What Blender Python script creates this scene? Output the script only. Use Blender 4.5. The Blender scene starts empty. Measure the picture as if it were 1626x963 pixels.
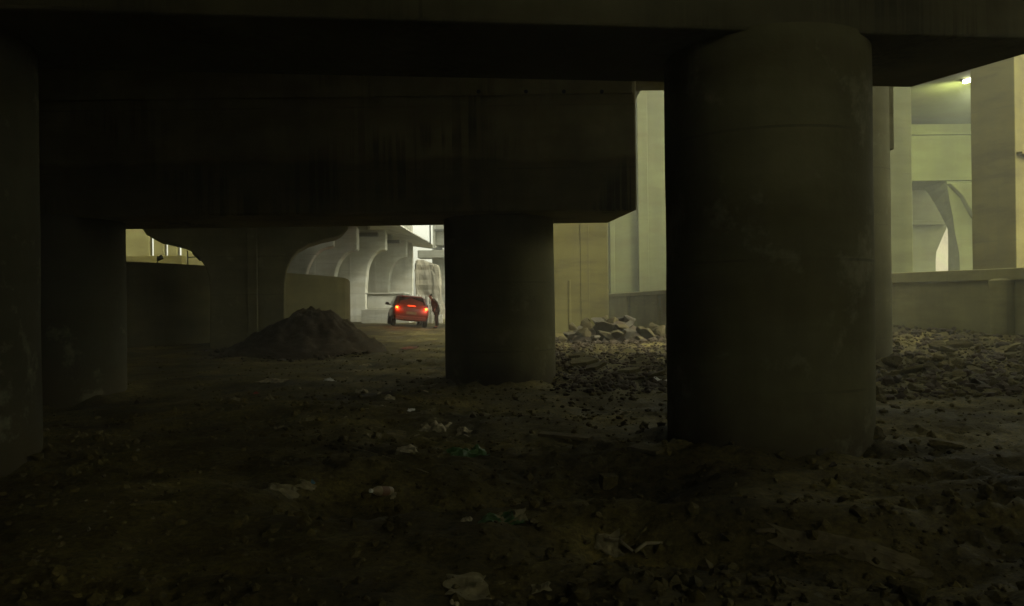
import bpy, bmesh, math, random
import numpy as np
from mathutils import Vector, Matrix, Euler, noise

random.seed(7); RNG = np.random.default_rng(7)
PI = math.pi; R = math.radians
scene = bpy.context.scene
COL = scene.collection

# ------------------------------------------------------------------ camera
W, H = 1626.0, 963.0
F = 28.0 / 36.0 * W
CAMH = 1.5
TH = R(0.7)
cam_d = bpy.data.cameras.new('camera'); cam = bpy.data.objects.new('camera', cam_d); COL.objects.link(cam)
cam_d.lens = 28; cam_d.sensor_width = 36; cam_d.clip_end = 3000; cam_d.clip_start = 0.05
cam.location = (0, 0, CAMH); cam.rotation_euler = (R(90), TH, 0)
scene.camera = cam

def unroll(px, py):
    u, v = px - W / 2, py - H / 2
    return u * math.cos(TH) - v * math.sin(TH), u * math.sin(TH) + v * math.cos(TH)

def P(px, py, Y):
    """the point seen at a pixel of the photograph, at a distance Y in front of the camera"""
    u, v = unroll(px, py)
    return Vector((u / F * Y, Y, CAMH - v / F * Y))

def sstep(a, b, t):
    t = min(1, max(0, (t - a) / (b - a))); return t * t * (3 - 2 * t)

# ------------------------------------------------------------------ ground shape
COLS = [(2.71, 8.48), (-5.65, 7.5), (-.235, 15.28), (-8.3, 14.75), (7.8, 18.2)]
def ground(x, y):
    z = 0.40 * sstep(19, 37, y) * sstep(3.5, -1.5, x)
    z -= 0.06 * math.exp(-((x - 1) ** 2 / 12 + (y - 11) ** 2 / 8))
    z -= 0.10 * (x + 5.05) * math.exp(-((x + 5.0) ** 2 / 5 + (y - 38.8) ** 2 / 14))
    z += 0.28 * sstep(17, 25, y) * sstep(8, 12, x) + 0.1 * sstep(2, 6, x) * sstep(22, 28, y)
    z -= 0.22 * sstep(-4, -7, x) * sstep(17, 13, y) * sstep(9, 12, y)
    # trench crossing the foreground, left of the middle
    t = (y - 6.6) - 0.25 * math.sin(x * 1.3 + 1)
    z -= 0.27 * math.exp(-(t / 0.62) ** 2) * sstep(-2.2, -1.3, x) * sstep(2.0, 0.9, x)
    # second hollow to the right in front, with a raised lip behind
    t = (y - 4.95 + 0.12 * x) - 0.12 * math.sin(x * 2.1)
    z -= 0.22 * math.exp(-(t / 0.38) ** 2) * sstep(-0.3, 0.7, x) * sstep(3.6, 2.6, x)
    t = (y - 5.75 + 0.15 * x) - 0.1 * math.sin(x * 1.7 + 2)
    z += 0.11 * math.exp(-(t / 0.28) ** 2) * sstep(-0.5, 0.8, x)
    for (kx, ky) in COLS:
        d_ = math.hypot(x - kx, y - ky)
        if d_ < 3: z += (.03 + .17 * noise.noise(Vector((x * 1.7, y * 1.7, 2)))) * math.exp(-((d_ - 1.0) / .38) ** 2)
    # wheel ruts with tread blocks on the right
    for ry, sl in ((6.75, .06), (5.7, .10)):
        c = (y - ry) - sl * (x - 3.6) - .07 * math.sin(x * 1.1)
        if abs(c) < .6:
            m = math.exp(-(c / .24) ** 4) * sstep(2.3, 3.0, x)
            z -= m * (.05 + .028 * math.sin((x + c * .8) * 2 * PI / .21)); z += .04 * math.exp(-((abs(c) - .38) / .1) ** 2) * sstep(2.3, 3.0, x)
    w = math.exp(-((x + 3.42) ** 2 / .5 + (y - 25.5) ** 2 / 1.6))
    z = z * (1 - w) + w * .09
    return z

def rough(x, y):
    p = Vector((x, y, 0))
    k = sstep(45, 12, y)
    if abs(x + 3.42) < 1.6 and abs(y - 25.5) < 2.2: k -= 1.5 * math.exp(-((x + 3.42) ** 2 / .5 + (y - 25.5) ** 2 / 1.6)); k = max(k, -.5)
    n = 0.075 * noise.fractal(p * 0.55, 1.0, 2.0, 3)
    n += 0.035 * noise.fractal(p * 2.3 + Vector((7, 3, 1)), 0.9, 2.1, 4)
    w = 0.4 + 0.6 * sstep(-0.1, 0.25, noise.noise(p * 0.42 + Vector((2, 9, 4))))
    n += 0.045 * w * (1 - abs(noise.noise(p * 5.1 + Vector((1, 1, 5)))) * 2.2)
    n += 0.024 * w * noise.fractal(p * 11.0, 0.8, 2.0, 2)
    if x > 6.5 and y > 11: n += 0.24 * max(0, noise.fractal(p * 1.6 + Vector((4, 4, 8)), 0.8, 2.0, 4)) * sstep(6.5, 8, x) * sstep(11, 14, y)
    if 12 < y < 30 and -.5 < x < 8: n += .16 * max(0, noise.fractal(p * 1.3 + Vector((6, 1, 8)), .8, 2.0, 4)) * sstep(12, 15, y) * sstep(.3, 1.2, x) * sstep(31, 27, y)
    return n * (0.35 + 0.65 * k)

def gz(x, y): return ground(x, y) + rough(x, y)

def G(px, py):
    """where the ground is seen at a pixel"""
    u, v = unroll(px, py)
    Y = 3.0
    prev = None
    while Y < 80:
        z = CAMH - v / F * Y
        if z <= gz(u / F * Y, Y): break
        Y *= 1.004
    return Vector((u / F * Y, Y, gz(u / F * Y, Y)))

# ------------------------------------------------------------------ materials
def new_mat(name):
    m = bpy.data.materials.new(name); m.use_nodes = True
    nt = m.node_tree; b = nt.nodes['Principled BSDF']
    return m, nt, b

def N(nt, typ, **kw):
    n = nt.nodes.new(typ)
    for k, v in kw.items(): setattr(n, k, v)
    return n

def ramp(nt, fac, stops):
    r = N(nt, 'ShaderNodeValToRGB')
    e = r.color_ramp.elements
    e[0].position, e[0].color = stops[0][0], (*stops[0][1], 1)
    e[1].position, e[1].color = stops[-1][0], (*stops[-1][1], 1)
    for p, c in stops[1:-1]:
        x = e.new(p); x.color = (*c, 1)
    nt.links.new(fac, r.inputs['Fac']); return r.outputs['Color']

def nz(nt, vec, scale, detail=4, rough_=0.55, mscale=None, loc=(0, 0, 0)):
    if mscale or loc != (0, 0, 0):
        mp = N(nt, 'ShaderNodeMapping'); mp.inputs['Scale'].default_value = mscale or (1, 1, 1)
        mp.inputs['Location'].default_value = loc
        nt.links.new(vec, mp.inputs['Vector']); vec = mp.outputs['Vector']
    t = N(nt, 'ShaderNodeTexNoise'); t.inputs['Scale'].default_value = scale
    t.inputs['Detail'].default_value = detail; t.inputs['Roughness'].default_value = rough_
    nt.links.new(vec, t.inputs['Vector']); return t.outputs['Fac']

def mix(nt, a, b, fac, mode='MULTIPLY'):
    m = N(nt, 'ShaderNodeMix', data_type='RGBA', blend_type=mode)
    if isinstance(fac, (int, float)): m.inputs['Factor'].default_value = fac
    else: nt.links.new(fac, m.inputs['Factor'])
    for s, v in ((6, a), (7, b)):
        if isinstance(v, tuple): m.inputs[s].default_value = (*v, 1)
        else: nt.links.new(v, m.inputs[s])
    return m.outputs[2]

def concrete(name, base, var=0.25, streak=0.35, seam=1.25, seam_depth=0.35, drips=0.0, bump=0.25, splash=False, band=None, stains=0.0):
    m, nt, b = new_mat(name)
    g = N(nt, 'ShaderNodeNewGeometry'); pos = g.outputs['Position']
    lo = tuple(c * (1 - var) for c in base); hi = tuple(min(1, c * (1 + var)) for c in base)
    n1 = nz(nt, pos, 0.7, 6, 0.62)
    col = ramp(nt, n1, [(0.3, lo), (0.55, base), (0.75, hi)])
    n2 = nz(nt, pos, 1.0, 4, 0.6, mscale=(1.5, 1.5, 0.14))
    st = ramp(nt, n2, [(0.36, (1 - streak,) * 3), (0.62, (1, 1, 1))])
    col = mix(nt, col, st, 1.0)
    nb = nz(nt, pos, 1.0, 3, 0.6, mscale=(0.35, 0.35, 1.9), loc=(3, 1, 7))
    col = mix(nt, col, ramp(nt, nb, [(0.36, (0.82, 0.79, 0.72)), (0.6, (1, 1, 1))]), 1.0)
    if drips:
        nd = nz(nt, pos, 1.0, 3, 0.7, mscale=(9, 9, 0.18))
        dm = ramp(nt, nz(nt, pos, 1.0, 3, 0.6, mscale=(.45, .45, .5), loc=(2, 5, 1)), [(0.5, (0, 0, 0)), (0.64, (1, 1, 1))])
        col = mix(nt, col, mix(nt, col, ramp(nt, nd, [(0.47, (1, 1, 1)), (0.56, (1 - drips,) * 3)]), 1.0), dm, 'MIX')
    sx = N(nt, 'ShaderNodeSeparateXYZ'); nt.links.new(pos, sx.inputs[0])
    def zmask(z0, z1, amp, sc):
        a_ = N(nt, 'ShaderNodeMath', operation='MULTIPLY_ADD'); nt.links.new(nz(nt, pos, sc, 4, .65), a_.inputs[0]); a_.inputs[1].default_value = -amp
        nt.links.new(sx.outputs['Z'], a_.inputs[2])
        r_ = N(nt, 'ShaderNodeMapRange'); nt.links.new(a_.outputs[0], r_.inputs[0]); r_.inputs[1].default_value = z0; r_.inputs[2].default_value = z1
        r_.inputs[3].default_value = 1; r_.inputs[4].default_value = 0; return r_.outputs[0]
    if stains:   # brown smears and rain runs
        sm_ = ramp(nt, nz(nt, pos, 1.0, 6, .72, mscale=(.45, .45, 1.7), loc=(5, 2, 9)), [(.5, (0, 0, 0)), (.66, (stains,) * 3)])
        col = mix(nt, col, (.075, .057, .018), sm_, 'MIX')
        sv_ = ramp(nt, nz(nt, pos, 1.0, 4, .7, mscale=(4.5, 4.5, .07), loc=(1, 6, 2)), [(.56, (0, 0, 0)), (.68, (stains * .8,) * 3)])
        col = mix(nt, col, (.10, .085, .045), sv_, 'MIX')
    if splash:   # mud splashed up from the ground and pale lime patches
        col = mix(nt, col, (0.075, 0.062, 0.03), zmask(-.55, .1, 1.1, 1.6), 'MIX')
        pm = ramp(nt, nz(nt, pos, 1.3, 6, .7, loc=(8, 1, 4)), [(.58, (0, 0, 0)), (.68, (.3, .3, .3))])
        col = mix(nt, col, (.42, .4, .26), pm, 'MIX')
    if band:     # darker lower pour with a wavy edge
        col = mix(nt, col, mix(nt, col, (.62, .62, .6), 1.0), zmask(band - .42, band - .34, .5, .5), 'MIX')
    # pour joints
    md = N(nt, 'ShaderNodeMath', operation='DIVIDE'); nt.links.new(sx.outputs['Z'], md.inputs[0]); md.inputs[1].default_value = seam
    fr = N(nt, 'ShaderNodeMath', operation='FRACT'); nt.links.new(md.outputs[0], fr.inputs[0])
    cm = N(nt, 'ShaderNodeMath', operation='COMPARE'); nt.links.new(fr.outputs[0], cm.inputs[0]); cm.inputs[1].default_value = 0.5; cm.inputs[2].default_value = 0.013 / seam
    nsm = nz(nt, pos, 1.4, 2)
    sm = N(nt, 'ShaderNodeMath', operation='MULTIPLY'); nt.links.new(cm.outputs[0], sm.inputs[0])
    nt.links.new(ramp(nt, nsm, [(0.4, (0, 0, 0)), (0.6, (seam_depth,) * 3)]), sm.inputs[1])
    col = mix(nt, col, (0.07, 0.062, 0.035), sm.outputs[0], 'MIX')
    nt.links.new(col, b.inputs['Base Color'])
    b.inputs['Roughness'].default_value = 0.9; b.inputs['Specular IOR Level'].default_value = .2
    nf = nz(nt, pos, 14, 6, 0.65)
    bp = N(nt, 'ShaderNodeBump'); bp.inputs['Strength'].default_value = bump; bp.inputs['Distance'].default_value = 0.02
    nt.links.new(nf, bp.inputs['Height']); nt.links.new(bp.outputs[0], b.inputs['Normal'])
    return m

def earth(name, a, bb, c, scale=1.0, rough_=0.9, bump=0.8, dist=0.03):
    m, nt, b = new_mat(name)
    g = N(nt, 'ShaderNodeNewGeometry'); pos = g.outputs['Position']
    n1 = nz(nt, pos, 0.55 * scale, 6, 0.65)
    col = ramp(nt, n1, [(0.32, a), (0.52, bb), (0.72, c)])
    n2 = nz(nt, pos, 19 * scale, 5, 0.75)
    col = mix(nt, col, ramp(nt, n2, [(0.33, (0.45, 0.44, 0.42)), (0.55, (1, 1, 1)), (0.72, (1.5, 1.45, 1.3))]), 1.0)
    v = N(nt, 'ShaderNodeTexVoronoi'); v.inputs['Scale'].default_value = 26 * scale; nt.links.new(pos, v.inputs['Vector'])
    sp = ramp(nt, v.outputs['Color'], [(0.86, (0, 0, 0)), (0.93, (1, 1, 1))])
    n3 = nz(nt, pos, 1.8, 3)
    mk = N(nt, 'ShaderNodeMath', operation='MULTIPLY'); nt.links.new(sp, mk.inputs[0]); nt.links.new(ramp(nt, n3, [(0.45, (0, 0, 0)), (0.65, (0.6, 0.6, 0.6))]), mk.inputs[1])
    col = mix(nt, col, (0.2, 0.18, 0.13), mk.outputs[0], 'MIX')
    nt.links.new(col, b.inputs['Base Color'])
    b.inputs['Specular IOR Level'].default_value = .15
    nr = nz(nt, pos, 0.8, 4)
    nt.links.new(ramp(nt, nr, [(0.35, (rough_ * 0.72,) * 3), (0.6, (rough_,) * 3)]), b.inputs['Roughness'])
    nf = nz(nt, pos, 11 * scale, 8, 0.7)
    bp = N(nt, 'ShaderNodeBump'); bp.inputs['Strength'].default_value = bump; bp.inputs['Distance'].default_value = dist
    nt.links.new(nf, bp.inputs['Height']); nt.links.new(bp.outputs[0], b.inputs['Normal'])
    return m

def plain(name, col, rough_=0.6, metal=0.0, var=0.2, scale=8, emit=None, coat=0.0, spec=None):
    m, nt, b = new_mat(name)
    tc = N(nt, 'ShaderNodeTexCoord')
    n1 = nz(nt, tc.outputs['Object'], scale, 4)
    c = ramp(nt, n1, [(0.3, tuple(x * (1 - var) for x in col)), (0.7, tuple(min(1, x * (1 + var)) for x in col))])
    nt.links.new(c, b.inputs['Base Color'])
    b.inputs['Roughness'].default_value = rough_; b.inputs['Metallic'].default_value = metal
    b.inputs['Coat Weight'].default_value = coat
    if emit:
        b.inputs['Emission Color'].default_value = (*emit[0], 1); b.inputs['Emission Strength'].default_value = emit[1]
    return m

CW = (0.34, 0.325, 0.255)
M = {}
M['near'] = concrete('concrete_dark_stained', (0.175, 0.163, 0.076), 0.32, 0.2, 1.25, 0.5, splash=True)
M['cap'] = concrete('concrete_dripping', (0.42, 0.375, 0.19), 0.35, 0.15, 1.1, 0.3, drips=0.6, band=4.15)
M['far'] = concrete('concrete_pale', (0.51, 0.515, 0.46), 0.14, 0.2, 1.5, 0.45, stains=.25)
M['warm'] = concrete('concrete_ochre', (0.165, 0.146, 0.042), 0.2, 0.1, 2.3, 0.4, stains=.65)
M['lit'] = concrete('concrete_clean', (0.14, 0.148, 0.06), 0.2, 0.18, 1.9, 0.6, stains=.42)
M['wall'] = concrete('concrete_wall', (0.25, 0.23, 0.09), 0.22, 0.12, 3.0, 0.2, stains=.35)
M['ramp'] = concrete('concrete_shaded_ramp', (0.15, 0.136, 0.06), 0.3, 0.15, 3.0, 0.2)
M['shade_cap'] = concrete('concrete_shade_cap', (0.14, 0.128, 0.066), 0.35, 0.2, 1.1, 0.3, drips=0.5)  # cap concrete made darker: the nearest cap's shade is put into the colour
M['shade_col'] = concrete('concrete_shade_col', (0.075, 0.072, 0.042), 0.3, 0.2, 1.25, 0.4, splash=True)  # darker copy of the column concrete, painting in shade on the left columns
M['rubblewall'] = concrete('concrete_rough', (0.44, 0.41, 0.33), 0.3, 0.5, 0.9, 0.5, bump=0.8)
M['earth'] = earth('damp_soil', (0.032, 0.026, 0.008), (0.11, 0.09, 0.026), (0.25, 0.205, 0.06))
M['mound'] = earth('heaped_soil', (0.045, 0.033, 0.019), (0.065, 0.048, 0.027), (0.095, 0.07, 0.04), 1.4)
M['rock'] = earth('broken_concrete', (0.062, 0.051, 0.018), (0.12, 0.10, 0.036), (0.2, 0.17, 0.068), 2.0, bump=0.6, dist=0.02)
M['rockdark'] = earth('dark_stone', (0.05, 0.045, 0.03), (0.08, 0.07, 0.045), (0.12, 0.10, 0.07), 2.0, bump=0.6, dist=0.02)
M['heaprock'] = earth('soiled_boulder', (0.05, 0.04, 0.016), (0.09, 0.073, 0.03), (0.15, 0.125, 0.05), 1.6, bump=0.7, dist=0.02)
M['hill'] = earth('dry_hillside', (0.16, 0.13, 0.08), (0.26, 0.22, 0.14), (0.22, 0.26, 0.10), 0.5)
M['metal'] = plain('dark_metal', (0.06, 0.06, 0.055), 0.5, 0.6)
M['white'] = plain('white_paint', (0.75, 0.74, 0.68), 0.5)
M['paint'] = plain('red_car_paint', (0.17, 0.028, 0.01), 0.42, 0.0, 0.12, coat=0.2)
M['glass'] = plain('dark_glass', (0.02, 0.018, 0.018), 0.08)
M['rubber'] = plain('tyre_rubber', (0.02, 0.02, 0.02), 0.85)
M['rim'] = plain('alloy', (0.35, 0.35, 0.36), 0.35, 0.9)
M['lens'] = plain('lit_tail_lamp', (0.5, 0.03, 0.01), 0.3, emit=((1.0, 0.075, 0.01), 7.0))
M['bar'] = plain('lit_brake_bar', (0.5, 0.03, 0.01), 0.3, emit=((1.0, 0.05, 0.008), 2.2))
M['plastic'] = plain('black_plastic', (0.03, 0.03, 0.03), 0.5)
M['plate'] = plain('number_plate', (0.22, 0.15, 0.06), 0.6)
M['lampglow'] = plain('lit_lamp_glass', (0.9, 0.9, 0.8), 0.3, emit=((1.0, 1.0, 0.72), 14.0))
M['skin'] = plain('skin', (0.30, 0.19, 0.13), 0.55)
M['coat'] = plain('dark_coat', (0.025, 0.02, 0.018), 0.85)
M['trouser'] = plain('dark_trousers', (0.02, 0.018, 0.017), 0.85)
M['hair'] = plain('black_hair', (0.012, 0.011, 0.01), 0.7)
M['paper'] = plain('dirty_paper', (0.30, 0.26, 0.15), 0.8, 0, 0.5, 14)
M['cloth'] = plain('dirty_cloth', (0.22, 0.19, 0.095), 0.9, 0, 0.4, 10)
M['green'] = plain('green_plastic', (0.045, 0.12, 0.025), 0.5, 0, 0.3, 9)
M['blue'] = plain('blue_plastic', (0.05, 0.16, 0.22), 0.5)
M['bottle'] = plain('pale_bottle', (0.3, 0.24, 0.13), 0.35, 0, 0.3, 20)
M['label'] = plain('brown_bottle_label', (0.20, 0.10, 0.05), 0.5)
M['wood'] = plain('weathered_wood', (0.13, 0.105, 0.045), 0.9, 0, 0.4, 12)
M['water'] = plain('puddle_water', (0.05, 0.048, 0.04), 0.10)
M['cable'] = plain('fibre', (0.3, 0.26, 0.15), 0.9)
M['redscrap'] = plain('red_scrap', (0.3, 0.05, 0.03), 0.6)

# ------------------------------------------------------------------ builders
def link(o, parent=None):
    COL.objects.link(o)
    if parent is not None: o.parent = parent
    return o

def tag(o, label=None, cat=None, group=None, kind=None):
    if label: o['label'] = label
    if cat: o['category'] = cat
    if group: o['group'] = group
    if kind: o['kind'] = kind
    return o

def thing(name, label, cat, loc=(0, 0, 0), rot=(0, 0, 0), group=None):
    o = bpy.data.objects.new(name, None); o.location = loc; o.rotation_euler = rot; o.empty_display_size = 0.2
    return tag(link(o), label, cat, group)

class MB:
    def __init__(s): s.v = []; s.f = []
    def add(s, vs, fs):
        n = len(s.v); s.v += [Vector(v) for v in vs]; s.f += [tuple(i + n for i in f) for f in fs]; return s
    def box(s, c, d, rz=0, rot=None):
        m = (rot.to_matrix() if rot else Matrix.Rotation(rz, 3, 'Z'))
        c = Vector(c); hx, hy, hz = d[0] / 2, d[1] / 2, d[2] / 2
        vs = [c + m @ Vector((x * hx, y * hy, z * hz)) for x in (-1, 1) for y in (-1, 1) for z in (-1, 1)]
        return s.add(vs, [(0, 1, 3, 2), (4, 6, 7, 5), (0, 4, 5, 1), (2, 3, 7, 6), (0, 2, 6, 4), (1, 5, 7, 3)])
    def bx(s, x0, x1, y0, y1, z0, z1): return s.box(((x0 + x1) / 2, (y0 + y1) / 2, (z0 + z1) / 2), (x1 - x0, y1 - y0, z1 - z0))
    def hull4(s, plan, z0, z1):
        """a plan polygon (counter-clockwise) raised from z0 to z1"""
        n = len(plan)
        z0s = z0 if isinstance(z0, (list, tuple)) else [z0] * n
        z1s = z1 if isinstance(z1, (list, tuple)) else [z1] * n
        vs = [(p[0], p[1], z) for p, z in zip(plan, z0s)] + [(p[0], p[1], z) for p, z in zip(plan, z1s)]
        fs = [tuple(reversed(range(n))), tuple(range(n, 2 * n))] + [(i, (i + 1) % n, n + (i + 1) % n, n + i) for i in range(n)]
        return s.add(vs, fs)
    def prism(s, prof, d):
        """a profile (list of 3-D points) swept by the vector d"""
        n = len(prof); d = Vector(d)
        vs = [Vector(p) for p in prof] + [Vector(p) + d for p in prof]
        return s.add(vs, [tuple(range(n)), tuple(reversed(range(n, 2 * n)))] + [(i, n + i, n + (i + 1) % n, (i + 1) % n) for i in range(n)])
    def cyl(s, a, b, r0, r1=None, n=24, caps=True):
        a, b = Vector(a), Vector(b); r1 = r0 if r1 is None else r1
        q = (b - a).to_track_quat('Z', 'Y')
        vs = [a + q @ Vector((math.cos(2 * PI * i / n) * r0, math.sin(2 * PI * i / n) * r0, 0)) for i in range(n)]
        vs += [b + q @ Vector((math.cos(2 * PI * i / n) * r1, math.sin(2 * PI * i / n) * r1, 0)) for i in range(n)]
        fs = [(i, (i + 1) % n, n + (i + 1) % n, n + i) for i in range(n)]
        if caps: fs += [tuple(reversed(range(n))), tuple(range(n, 2 * n))]
        return s.add(vs, fs)
    def tube(s, pts, r, n=8):
        for a, b in zip(pts[:-1], pts[1:]): s.cyl(a, b, r, r, n)
        return s
    def lathe(s, prof, n=24, c=(0, 0, 0)):
        k = len(prof); c = Vector(c)
        vs = [c + Vector((math.cos(2 * PI * i / n) * r, math.sin(2 * PI * i / n) * r, z)) for i in range(n) for r, z in prof]
        fs = [(i * k + j, ((i + 1) % n) * k + j, ((i + 1) % n) * k + j + 1, i * k + j + 1) for i in range(n) for j in range(k - 1)]
        return s.add(vs, fs)
    def build(s, name, mat, parent=None, smooth=False, bevel=0, seg=2, fix=True):
        me = bpy.data.meshes.new(name)
        me.from_pydata(s.v, [], s.f)
        if fix:
            b = bmesh.new(); b.from_mesh(me); bmesh.ops.recalc_face_normals(b, faces=b.faces); b.to_mesh(me); b.free()
        me.materials.append(mat)
        o = bpy.data.objects.new(name, me); link(o, parent)
        if smooth:
            for p in me.polygons: p.use_smooth = True
            if smooth == 'auto': me.set_sharp_from_angle(angle=R(40))
        if bevel:
            md = o.modifiers.new('bevel', 'BEVEL'); md.width = bevel; md.segments = seg; md.limit_method = 'ANGLE'; md.angle_limit = R(50)
        return o

def roughen(o, amp, scale, cut=0.0, seed=0.0):
    """push the vertices of a mesh about so that edges are worn"""
    for v in o.data.vertices:
        p = v.co * scale + Vector((seed, seed * 0.7, seed * 1.3))
        v.co += Vector((noise.noise(p), noise.noise(p + Vector((9, 2, 4))), noise.noise(p + Vector((3, 7, 1))))) * amp

exec_done = []

# ------------------------------------------------------------------ GROUND
def axis(spec):
    out = []
    for a, b, st in spec: out += list(np.arange(a, b, st))
    out.append(spec[-1][1]); return out
xs = axis([(-400, -60, 40), (-60, -20, 5), (-20, -9, 0.8), (-9, -5, 0.16), (-5, 6, 0.062), (6, 17, 0.13), (17, 30, 1.2), (30, 60, 5), (60, 400, 40)])
ys = axis([(-300, -20, 40), (-20, 2, 2.5), (2, 3.4, 0.2), (3.4, 8, 0.045), (8, 13, 0.075), (13, 20, 0.14), (20, 42, 0.3), (42, 70, 1.5), (70, 130, 10), (130, 700, 60)])
nx, ny = len(xs), len(ys)
gv = []
for y in ys:
    for x in xs:
        near = -14 < x < 22 and 1 < y < 60
        gv.append((x, y, gz(x, y) if near else ground(x, y)))
gf = [(j * nx + i, j * nx + i + 1, (j + 1) * nx + i + 1, (j + 1) * nx + i) for j in range(ny - 1) for i in range(nx - 1)]
gm = MB(); gm.v = gv; gm.f = gf
go = gm.build('ground', M['earth'], smooth=True, fix=False); tag(go, 'dark rutted bare soil under the viaduct', kind='structure')

# hill seen through the small arch far on the right
hb = MB(); hv = []; hx = np.linspace(30, 130, 50); hy = np.linspace(92, 190, 30)
for y in hy:
    for x in hx:
        t = sstep(92, 112, y) * sstep(30, 50, x) * sstep(130, 105, x)
        hv.append((x, y, -1 + t * (11.5 + 2.2 * noise.fractal(Vector((x * .12, y * .12, 0)), 1, 2, 4) + 1.0 * noise.fractal(Vector((x * .6, y * .6, 5)), 1, 2, 3))))
hb.v = hv; hb.f = [(j * 50 + i, j * 50 + i + 1, (j + 1) * 50 + i + 1, (j + 1) * 50 + i) for j in range(29) for i in range(49)]
tag(hb.build('hill', M['hill'], smooth=True, fix=False), 'dry scrubby hillside far beyond the arch', kind='structure')

# ------------------------------------------------------------------ round-columned piers
RC = 1.05
def column_mb(x, y, z1, r=RC, n=72):
    b = MB(); k = 26
    prof = [(r, -0.6 + (z1 + 0.6) * i / k) for i in range(k + 1)]
    b.lathe(prof, n, (x, y, 0)); b.add([(x, y, -0.6), (x, y, z1)], [])
    return b

def round_pier(label, cols, plan, zb, zt, ztop):
    t = thing('bridge_pier', label, 'bridge pier', (0, 0, 0))
    for (x, y) in cols:
        o = column_mb(x, y, zb + 0.04).build('column', M['shade_col' if x < -5 else 'near'], t, smooth='auto')
        roughen(o, 0.012, 0.9, seed=x)
    o = MB().hull4(plan, zb, zt).build('pier_cap', M['shade_cap' if zb > 4 else 'cap'], t, bevel=0.035)
    return t

a1 = R(6.7); d1 = Vector((math.cos(a1), math.sin(a1)))       # along the nearest cap
cr = Vector((5.65, 7.92)); cb = Vector((4.87, 9.66))
fl = cr - d1 * 17; bl = cb - d1 * 16.2
round_pier('nearest bridge pier, its thick round column standing right of centre under the dark cap beam',
           [(2.71, 8.48), (-5.65, 7.5)],
           [fl[:], cr[:], cb[:], bl[:]], 4.05, 6.35, 6.35)
# bearing ledge on the face of the nearest cap
YM = 13.9
m_r = P(1012, 334, YM); m_b = P(965, 351, 15.9)
zb2 = m_r.z
round_pier('second bridge pier, stained rectangular cap beam on a round column left of the central gap',
           [(-0.235, 15.28), (-8.3, 14.75)],
           [(-14, YM + .05), (m_r.x, YM), (m_b.x + .05, 16.1), (-14, 16.3)], zb2, 5.9, 6.0)
# moulding strip along the top of the second cap
st = [o for o in bpy.data.objects if o.name.startswith('bridge_pier')][-1]
zt_ = P(800, 152, YM).z
MB().bx(-13.9, m_r.x - .05, YM - .05, YM + .3, zt_, zt_ + 0.9).build('ledge', M['cap'], st, bevel=0.02)
for px in (760, 835, 895, 955):
    q = P(px, 147, YM)
    MB().cyl((q.x, YM - .056, q.z), (q.x, YM + .05, q.z), 0.035, n=12).build('drain_hole', M['plastic'], st)

# decks over the two piers (soffit above the frame)
dk = thing('bridge_deck', 'dark underside of the lowest bridge deck resting on the two round piers', 'bridge deck')
MB().hull4([(-15, -14), (4.6, -14), (4.6, 18.6), (-15, 18.6)], 6.42, 7.0).build('slab', M['near'], dk)
for gx in (-12, -8.5, -5, -1.5, 2):
    MB().bx(gx - .3, gx + .3, -14, 18.5, 6.36, 6.44).build('girder', M['near'], dk)

# unseen walls added to keep daylight out on the left and behind the camera
tag(MB().bx(-15.4, -14.6, -14, 20, -.5, 9).build('light_block_wall', M['ramp']), 'long added wall blocking light on the left side of the underpass', 'wall')
tag(MB().bx(-15.4, 19, -12.8, -12, -.5, 6.3).build('light_block_wall', M['ramp']), 'added cross wall blocking light behind the viewer', 'wall')

tag(MB().hull4([(18, -12), (19, -12), (18.6, 8.8), (17.7, 8.8)], -.5, 11.9).build('light_block_wall', M['ramp']), 'added light-blocking wall along the right side of the underpass, full height', 'wall')  # out of view, added to cut the light from the right
tag(MB().hull4([(17.7, 8.82), (18.6, 8.82), (18.2, 21), (17.4, 21)], -.5, 6.2).build('light_block_wall', M['ramp']), 'lower stretch of the added light-blocking wall on the right, open above', 'wall')  # added wall kept low here so some daylight comes over
tag(MB().bx(-26, -24, 20, 49, -.5, 12).build('light_block_wall', M['ramp']), 'high added wall blocking light at the far left beyond the ramp wall', 'wall')  # added to block daylight from the far left

# ------------------------------------------------------------------ shaded round column behind the nearest one
q = P(1414, 585, 17.6)
t = thing('bridge_column', 'slim shaded column with a vertical edge strip, tucked behind the thickest column', 'column')
cx, cy = 7.80, 18.2
o = column_mb(cx, cy, 12, 0.8, 48).build('shaft', M['near'], t, smooth='auto')
MB().bx(8.36, 8.56, 17.75, 18.3, P(1410, 240, 17.95).z, 12).build('edge_strip', M['near'], t, bevel=0.01)

# deck over that column, added above the frame to control the light
t2 = thing('bridge_deck', 'added higher deck, out of view, shading the open ground on the right', 'bridge deck')
MB().hull4([(4.9, -16), (25, -16), (25, 12), (13, 17), (9.5, 19.8), (4.9, 19.8)], 12.0, 12.7).build('slab', M['near'], t2)

# ------------------------------------------------------------------ tall walls and piers on the right
t = thing('wall_pier', 'olive wall pier behind the boulder heap, right of the second round column', 'wall pier')
Y = 36
xa, xs1, xs2, xb = P(850, 450, Y).x, P(922, 450, Y).x, P(936, 450, Y).x, P(966, 450, Y).x
MB().bx(xa - 1.5, xb, Y, Y + 3, -0.4, 9).build('shaft', M['warm'], t, bevel=0.03)
MB().bx(xs1, xs2, Y - .03, Y + .06, -0.4, 8.9).build('rib', M['warm'], t, bevel=0.012)
xr = P(902, 450, Y).x
MB().bx(xr, xr + .12, Y - .03, Y + .06, -0.4, P(902, 445, Y).z).build('downpipe', M['warm'], t, bevel=0.02)

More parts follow.
